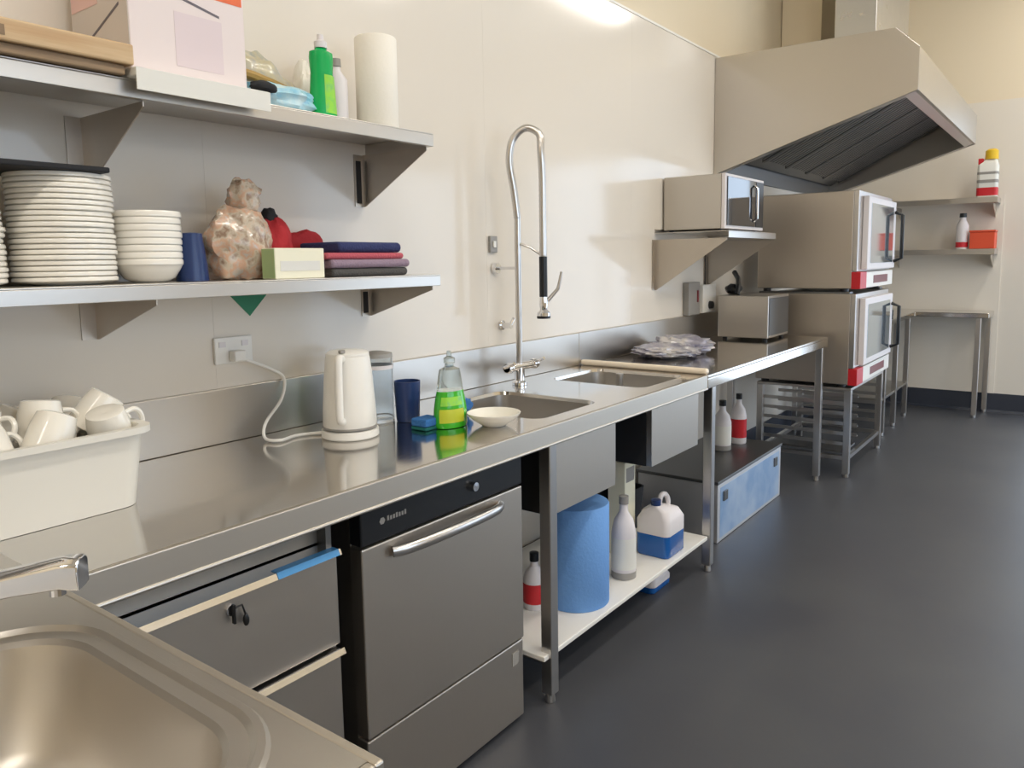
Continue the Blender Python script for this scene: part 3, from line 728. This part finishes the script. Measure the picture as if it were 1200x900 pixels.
B().box(.36, .44, 2.70, 2.79, ZL, ZL+.395).build('carton_body', 'cream', tallb, bevel=.003)
B().box(.4403, .441, 2.71, 2.78, ZL+.31, ZL+.37).build('printed_patch', 'greyplastic', tallb)
def jerry(x, y, z, label, full):
    t = thing('jerry_can', (x, y, z), label, 'jerry can')
    w, dd, h = (.07, .085, .045) if full else (.075, .085, .15)
    B().loops([rrect(x-w+.006, x+w-.006, y-dd+.006, y+dd-.006, .02, z), rrect(x-w, x+w, y-dd, y+dd, .025, z+.008), rrect(x-w, x+w, y-dd, y+dd, .025, z+h*.62)]).build('liquid_fill', 'bluejug', t, smooth=True)
    B().loops([rrect(x-w, x+w, y-dd, y+dd, .025, z+h*.625), rrect(x-w, x+w, y-dd, y+dd, .025, z+h), rrect(x-w*.8, x+w*.8, y-dd*.8, y+dd*.8, .03, z+h+.035), rrect(x-.022, x+.022, y-.066, y-.022, .02, z+h+.06)]).build('shoulder', 'hdpe', t, smooth=True)
    B().lathe([(.021, 0), (.021, .022), (0, .023)], (x, y-.044, z+h+.061), 18).build('cap', 'navy', t, smooth=True)
    B().tube(catmull([(x, y-.02, z+h+.045), (x, y+.0, z+h+.085), (x, y+.04, z+h+.085), (x, y+.068, z+h+.055), (x, y+.066, z+h+.02)], 5), .011, 10).build('handle', 'hdpe', t, smooth=True)
    return t
jerry(.53, 2.845, ZL, 'jerry can half full of blue liquid on white shelf', False)
jerry(.47, 2.85, 0, 'blue jerry can on the floor beneath white shelf', True)
spray(.40, 2.11, ZL, 'white bottle with red label behind the near leg', .9, 'redplastic', 'hdpe', 'black', .17)
spray(.22, 2.02, ZL, 'tall grey bottle at the back left of white shelf', 1.1, 'greyplastic', 'greyplastic', 'greyplastic', .32)
bk = thing('cleaning_caddy', (.2, 2.88, ZL), 'black plastic caddy behind the jerry can on shelf', 'caddy')
B().loops([rrect(.1, .32, 2.80, 3.08, .03, ZL), rrect(.085, .335, 2.795, 3.095, .03, ZL+.19), rrect(.092, .328, 2.802, 3.088, .028, ZL+.19), rrect(.106, .314, 2.806, 3.074, .026, ZL+.006)]).build('caddy_body', 'matt_black', bk, smooth=True)
B().tube(catmull([(.21, 2.798, ZL+.18), (.21, 2.81, ZL+.25), (.21, 2.945, ZL+.28), (.21, 3.08, ZL+.25), (.21, 3.09, ZL+.18)], 5), .008, 8).build('handle', 'matt_black', bk, smooth=True)

# grease trap on the floor
gt = thing('grease_trap', (.3, 3.93, 0), 'low stainless grease trap box with dark lid under second bench', 'grease trap')
B().box(.10, .53, 3.47, 4.42, .002, .295).build('tank', 'matt_steel', gt, bevel=.003)
B().box(.09, .535, 3.46, 4.43, .296, .312).build('lid', 'dark_steel', gt, bevel=.003)
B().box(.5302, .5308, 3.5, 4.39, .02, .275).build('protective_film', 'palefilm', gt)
for y in (3.56, 4.32): B().box(.531, .538, y-.025, y+.025, .2, .25).build('latch', 'dark_steel', gt, bevel=.002)
spray(.30, 4.10, .3128, 'white plastic bottle with dark cap on grease trap lid', 1.1, 'label', 'hdpe', 'black', .25)
spray(.32, 4.30, .3128, 'white bottle with red label further back on grease trap', 1.0, 'redplastic', 'hdpe', 'black', .26)

# ------------------------------------------------------------------ ovens on their stand
OX0, OX1, OY0, OY1 = .17, .78, 5.0, 5.95
os_ = thing('oven_stand', (.45, 5.47, 0), 'stainless oven stand with tray runners under the lower oven', 'stand')
for (x, y) in ((.75, 5.025), (.75, 5.925), (.20, 5.025), (.20, 5.925)):
    B().box(x-.02, x+.02, y-.02, y+.02, .02, .555).lathe([(.018, 0), (.018, .02)], (x, y, 0), 12).build('leg', 'tube', os_, bevel=.003)
B().box(.18, .77, 5.005, 5.945, .5555, .572).build('top_frame', 'steel', os_, bevel=.002)
for (x0, x1, y0, y1) in ((.22, .73, 5.013, 5.037), (.22, .73, 5.913, 5.937), (.738, .762, 5.045, 5.905), (.188, .212, 5.045, 5.905)):
    B().box(x0, x1, y0, y1, .11, .135).build('bottom_rail', 'tube', os_)
for k in range(5):
    for y0, y1 in ((5.03, 5.06), (5.89, 5.92), (5.33, 5.36)):
        B().box(.22, .74, y0, y1, .2+k*.065, .206+k*.065).box(.22, .74, y0, y0+.004, .206+k*.065, .222+k*.065).build('tray_runner', 'tube', os_)
B().box(.26, .73, 5.05, 5.33, .148, .160).build('lower_tray', 'dark_steel', os_)
def oven(z0, z1, label):
    t = thing('convection_oven', (.47, 5.47, z0), label, 'oven')
    B().box(OX0, OX1-.03, OY0, OY1, z0+.02, z1).build('casing', 'steel_v', t, bevel=.004)
    B().box(OX1-.03, OX1, OY0, OY1, z0+.125, z1).build('door_surround', 'tube', t, bevel=.003)
    d = B().box(OX1+.0005, OX1+.035, OY0+.10, OY1-.03, z0+.135, z1-.03).build('door', 'hdpe', t, bevel=.004)
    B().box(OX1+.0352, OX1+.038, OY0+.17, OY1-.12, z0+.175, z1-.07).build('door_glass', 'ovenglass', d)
    B().tube([(OX1+.036, OY1-.07, z0+.18), (OX1+.085, OY1-.07, z0+.2), (OX1+.085, OY1-.07, z1-.12), (OX1+.036, OY1-.07, z1-.10)], .012, 10).build('door_handle', 'black', d, smooth=True)
    p = B().box(OX1-.03, OX1+.02, OY0, OY1, z0+.02, z0+.12).build('control_panel', 'white', t, bevel=.003)
    B().box(OX1-.031, OX1+.022, OY0-.002, OY0+.16, z0+.018, z0+.122).build('panel_cap', 'redplastic', p, bevel=.003)
    B().box(OX1+.0202, OX1+.022, OY0+.36, OY0+.78, z0+.045, z0+.095).build('display', 'maroon', p)
    for (x, y) in ((OX0+.05, OY0+.05), (OX1-.08, OY0+.05), (OX0+.05, OY1-.05), (OX1-.08, OY1-.05)):
        B().lathe([(.025, 0), (.025, .0198)], (x, y, z0), 14).build('foot', 'black', t)
    return t
oven(.573, 1.158, 'lower stainless convection oven standing on the tray stand')
oven(1.1585+.012, 1.785, 'upper stainless convection oven stacked on the lower one')
st_k = thing('stacking_frame', (.47, 5.47, 1.1583), 'thin dark spacer frame between the two stacked ovens', 'frame')
B().box(OX0+.01, OX1-.04, OY0+.01, OY0+.09, 1.1583, 1.170).box(OX0+.01, OX1-.04, OY1-.09, OY1-.01, 1.1583, 1.170).build('spacer_rail', 'dark_steel', st_k)

# ------------------------------------------------------------------ end bench beyond ovens
eb = thing('corner_bench', (.5, 7.2, 0), 'stainless corner bench beyond the ovens against the end wall', 'bench')
YEF = YE-.022
B().prism([(.02, 6.12), (.72, 6.12), (.72, 7.42), (1.27, 7.42), (1.27, YEF), (.02, YEF)], 'z', ZT-.04, ZT).build('top_sheet', 'top', eb, bevel=.004)
for (x, y) in ((.69, 6.36), (.69, 6.80), (.69, 7.28), (1.19, 7.5), (1.235, 7.82), (.08, 6.2), (.08, 7.8)):
    B().box(x-.02, x+.02, y-.02, y+.02, .025, ZT-.0405).lathe([(.018, 0), (.018, .025)], (x, y, 0), 12).build('leg', 'tube', eb, bevel=.003)
B().box(.12, .70, 6.3, 7.3, .28, .30).build('lower_shelf', 'steel', eb, bevel=.003)
tag(B().lathe([(0, 0), (.05, 0), (.052, .01), (.052, .05), (.04, .065), (0, .066)], (.62, 6.75, ZT+.0008), 20).build('black_pot', 'matt_black', smooth=True), 'small black pot on corner bench just past the ovens', 'pot')
def eshelf(z, lab):
    t = thing('end_shelf', (.9, YE-.15, z), lab, 'shelf')
    B().box(.35, 1.27, YE-.30, YEF, z-.004, z).box(.35, 1.27, YE-.303, YE-.30, z-.045, z).box(1.267, 1.27, YE-.30, YEF, z-.045, z-.004).build('shelf_board', 'steel', t)
    for x in (.5, 1.24):
        B().prism([(YEF, z-.16), (YEF, z-.05), (YE-.28, z-.05), (YE-.28, z-.07), (YE-.03, z-.16)], 'x', x, x+.003).build('bracket', 'steel_v', t)
eshelf(1.865, 'upper stainless shelf on the end wall with oil container')
eshelf(1.435, 'lower stainless shelf on the end wall with red box')
oc = thing('oil_container', (1.19, 7.68, 1.866), 'white and red container with yellow cap on top end shelf', 'container')
B().loops([rrect(1.115, 1.255, 7.62, 7.74, .02, 1.866), rrect(1.11, 1.26, 7.615, 7.745, .025, 1.875), rrect(1.11, 1.26, 7.615, 7.745, .025, 2.13), rrect(1.16, 1.245, 7.65, 7.71, .02, 2.18)]).build('container_body', 'label', oc, smooth=True)
B().loops([rrect(1.1085, 1.2615, 7.6135, 7.7465, .026, 1.878), rrect(1.1085, 1.2615, 7.6135, 7.7465, .026, 1.945)], False).build('red_band', 'redplastic', oc, smooth=True)
B().loops([rrect(1.1085, 1.2615, 7.6135, 7.7465, .026, 1.985), rrect(1.1085, 1.2615, 7.6135, 7.7465, .026, 2.01)], False).build('grey_band', 'greyplastic', oc, smooth=True)
B().loops([rrect(1.1085, 1.2615, 7.6135, 7.7465, .026, 2.055), rrect(1.1085, 1.2615, 7.6135, 7.7465, .026, 2.075)], False).build('grey_band', 'greyplastic', oc, smooth=True)
B().lathe([(.05, 0), (.048, .07), (.03, .085), (0, .085)], (1.205, 7.68, 2.1805), 18).build('cap', 'yellowcap', oc, smooth=True)
B().box(1.112, 1.15, 7.64, 7.72, 2.14, 2.19).build('spout_cap', 'redplastic', oc, bevel=.004)
eb2 = thing('sauce_bottle', (1.03, 7.68, 1.436), 'pale bottle with dark top beside red box on end shelf', 'bottle')
B().lathe([(0, 0), (.045, 0), (.047, .01), (.047, .2), (.025, .25), (.022, .27)], (1.02, 7.66, 1.436), 20).build('bottle_body', 'hdpe', eb2, smooth=True)
B().lathe([(.028, 0), (.026, .035), (0, .036)], (1.02, 7.66, 1.7065), 16).build('cap', 'black', eb2)
B().lathe([(.0476, .015), (.0476, .06)], (1.02, 7.66, 1.436), 20, cap=False).build('bottle_label', 'redplastic', eb2)
rb = thing('red_box', (1.17, 7.7, 1.436), 'orange red plastic box on the lower end shelf', 'box')
B().box(1.08, 1.265, 7.61, 7.80, 1.436, 1.575).build('box_body', 'orangered', rb, bevel=.006)
B().box(1.076, 1.269, 7.606, 7.804, 1.5755, 1.592).build('lid', 'orangered', rb, bevel=.004)

# ------------------------------------------------------------------ extractor hood and ducts
HY0, HY1 = 4.65, 7.23
hd_ = thing('extractor_hood', (.5, 5.94, 1.9), 'large stainless extractor hood with sloping underside above the ovens', 'extractor hood')
side = [(.002, 1.906), (.002, 2.609), (1.01, 2.601), (1.13, 2.484), (1.13, 2.262)]
B().prism(side, 'y', HY0, HY0+.02).build('side_panel', 'steel', hd_, bevel=.002)
B().prism(side, 'y', HY1-.02, HY1).build('side_panel', 'steel', hd_, bevel=.002)
b = B()
b.prism([(1.13, 2.262), (1.13, 2.484), (1.01, 2.601), (.002, 2.609), (.002, 2.589), (1.002, 2.581), (1.11, 2.476), (1.11, 2.262)], 'y', HY0+.0205, HY1-.0205)
b.build('front_and_top', 'steel', hd_)
B().box(.002, .02, HY0+.0205, HY1-.0205, 1.906, 2.588).build('back_panel', 'hoodin', hd_)
# gutter rim
def lowz(x): return 1.906+(2.262-1.906)*(x-.002)/(1.13-.002)
g = B()
g.prism([(1.06, lowz(1.06)+.002), (1.109, 2.263), (1.109, 2.30), (1.104, 2.30), (1.104, 2.275), (1.06, lowz(1.06)+.014)], 'y', HY0+.021, HY1-.021)
for (ya, yb) in ((HY0+.0205, HY0+.07), (HY1-.07, HY1-.0205)):
    g.prism([(.03, lowz(.03)+.002), (1.06, lowz(1.06)+.002), (1.06, lowz(1.06)+.012), (.03, lowz(.03)+.012)], 'y', ya, yb)
g.build('gutter', 'tube', hd_)
# filter bank rising from the back to the front, each filter a framed baffle
nf = 5; fw = (HY1-HY0-.16)/nf
def fpt(t, off=0):
    # t along the slope from lower back to upper front
    return (.12+t*.80, 2.02+t*.42+off)
for k in range(nf):
    ya = HY0+.08+k*fw+.006; yb = ya+fw-.012
    b = B()
    b.prism([fpt(0), fpt(1), fpt(1, .03), fpt(0, .03)], 'y', ya, ya+.02); b.prism([fpt(0), fpt(1), fpt(1, .03), fpt(0, .03)], 'y', yb-.02, yb)
    m_ = 8
    for q in range(m_):
        y0 = ya+.02+(yb-ya-.04)*q/m_
        b.prism([fpt(.02, .006), fpt(.98, .006), fpt(.98, .02), fpt(.02, .02)], 'y', y0+.008, y0+(yb-ya-.04)/m_-.008)
    b.build('baffle_filter', 'hoodin', hd_)
B().prism([fpt(-.1, .032), fpt(1.18, .032), fpt(1.18, .04), fpt(-.1, .04)], 'y', HY0+.021, HY1-.021).build('filter_housing', 'hoodin', hd_)
dk = thing('exhaust_duct', (.6, 6.05, 2.61), 'square galvanised exhaust duct rising from the hood top', 'duct')
B().box(.475, .73, 5.5, 6.55, 2.612, ZC-.002).build('duct_body', 'duct', dk, bevel=.003)
B().box(.455, .75, 5.48, 6.57, 2.612, 2.64).build('flange', 'duct', dk, bevel=.002)
struct(B().box(.0, .28, 5.9, 6.3, 2.635, ZC-.001).build('trim_14', 'wall'))
struct(B().box(.002, .2, 5.9, 6.3, 2.61, 2.634).build('trim_15', 'wall'))

# ------------------------------------------------------------------ ceiling lamps
def batten(x, y, L, lab, along='y', e=60):
    z = ZC-.09
    t = thing('ceiling_lamp', (x, y, z), lab, 'lamp', 'ceiling lamps')
    hx, hy = (.075, L/2) if along == 'y' else (L/2, .075)
    B().box(x-hx, x+hx, y-hy, y+hy, z+.04, ZC-.0005).build('housing', 'lamp', t, bevel=.004)
    B().box(x-hx+.01, x+hx-.01, y-hy+.01, y+hy-.01, z+.01, z+.0398).build('diffuser', 'tubelight', t, bevel=.006)
    ld = bpy.data.lights.new('ceiling_lamp_light', 'AREA'); ld.shape = 'RECTANGLE'
    ld.size = hx*2; ld.size_y = hy*2; ld.energy = e; ld.color = (1, .935, .84)
    lo = bpy.data.objects.new('ceiling_lamp_light', ld); COL.objects.link(lo); lo.location = (x, y, z+.005)
    return t
for i, (x, y) in enumerate(((2.12, 6.7), (1.9, 3.0), (1.9, .2), (3.3, 1.6), (3.3, 4.6), (1.9, -2.0))):
    batten(x, y, 1.3, 'linear ceiling lamp out of frame above the aisle', e=22)

# daylight through the openings on the right
w = bpy.data.worlds.new('daylight'); S.world = w; w.use_nodes = True
bgn = w.node_tree.nodes['Background']; bgn.inputs['Color'].default_value = (.68, .82, 1, 1); bgn.inputs['Strength'].default_value = 3.3
ld = bpy.data.lights.new('door_portal', 'AREA'); ld.shape = 'RECTANGLE'; ld.size = DX1-DX0; ld.size_y = DZ; ld.cycles.is_portal = True
lo = bpy.data.objects.new('door_portal', ld); COL.objects.link(lo); lo.location = ((DX0+DX1)/2, YE+.16, DZ/2); lo.rotation_euler = (-PI/2, 0, 0)
for (a0, a1, z0, z1) in ops:
    ld = bpy.data.lights.new('window_portal', 'AREA'); ld.shape = 'RECTANGLE'
    ld.size = z1-z0; ld.size_y = a1-a0
    ld.cycles.is_portal = True
    lo = bpy.data.objects.new('window_portal', ld); COL.objects.link(lo)
    lo.location = (XR+.16, (a0+a1)/2, (z0+z1)/2); lo.rotation_euler = (0, PI/2, 0)

# ------------------------------------------------------------------ camera
yaw, pitch, roll_, f, cy = .6453, .1160, -.0159, 894.93, 411.45
fw_ = Vector((-math.sin(yaw)*math.cos(pitch), math.cos(yaw)*math.cos(pitch), -math.sin(pitch)))
r = Vector((math.cos(yaw), math.sin(yaw), 0)); u = r.cross(fw_)
r2 = r*math.cos(roll_)+u*math.sin(roll_); u2 = -r*math.sin(roll_)+u*math.cos(roll_)
cam = bpy.data.cameras.new('camera'); co_ = bpy.data.objects.new('camera', cam); COL.objects.link(co_)
mx = Matrix((r2, u2, -fw_)).transposed().to_4x4(); mx.translation = Vector((1.9054, 0, 1.3859))
co_.matrix_world = mx
cam.sensor_width = 36; cam.lens = f*36/1200; cam.shift_y = -(450-cy)/1200; cam.clip_start = .02
S.camera = co_
S.view_settings.view_transform = 'Standard'; S.view_settings.look = 'None'
S.view_settings.exposure = 0; S.view_settings.gamma = 1; S.view_settings.use_curve_mapping = False
S.cycles.use_denoising = True
S.cycles.max_bounces = 10; S.cycles.diffuse_bounces = 5; S.cycles.glossy_bounces = 6
S.cycles.sample_clamp_indirect = 6
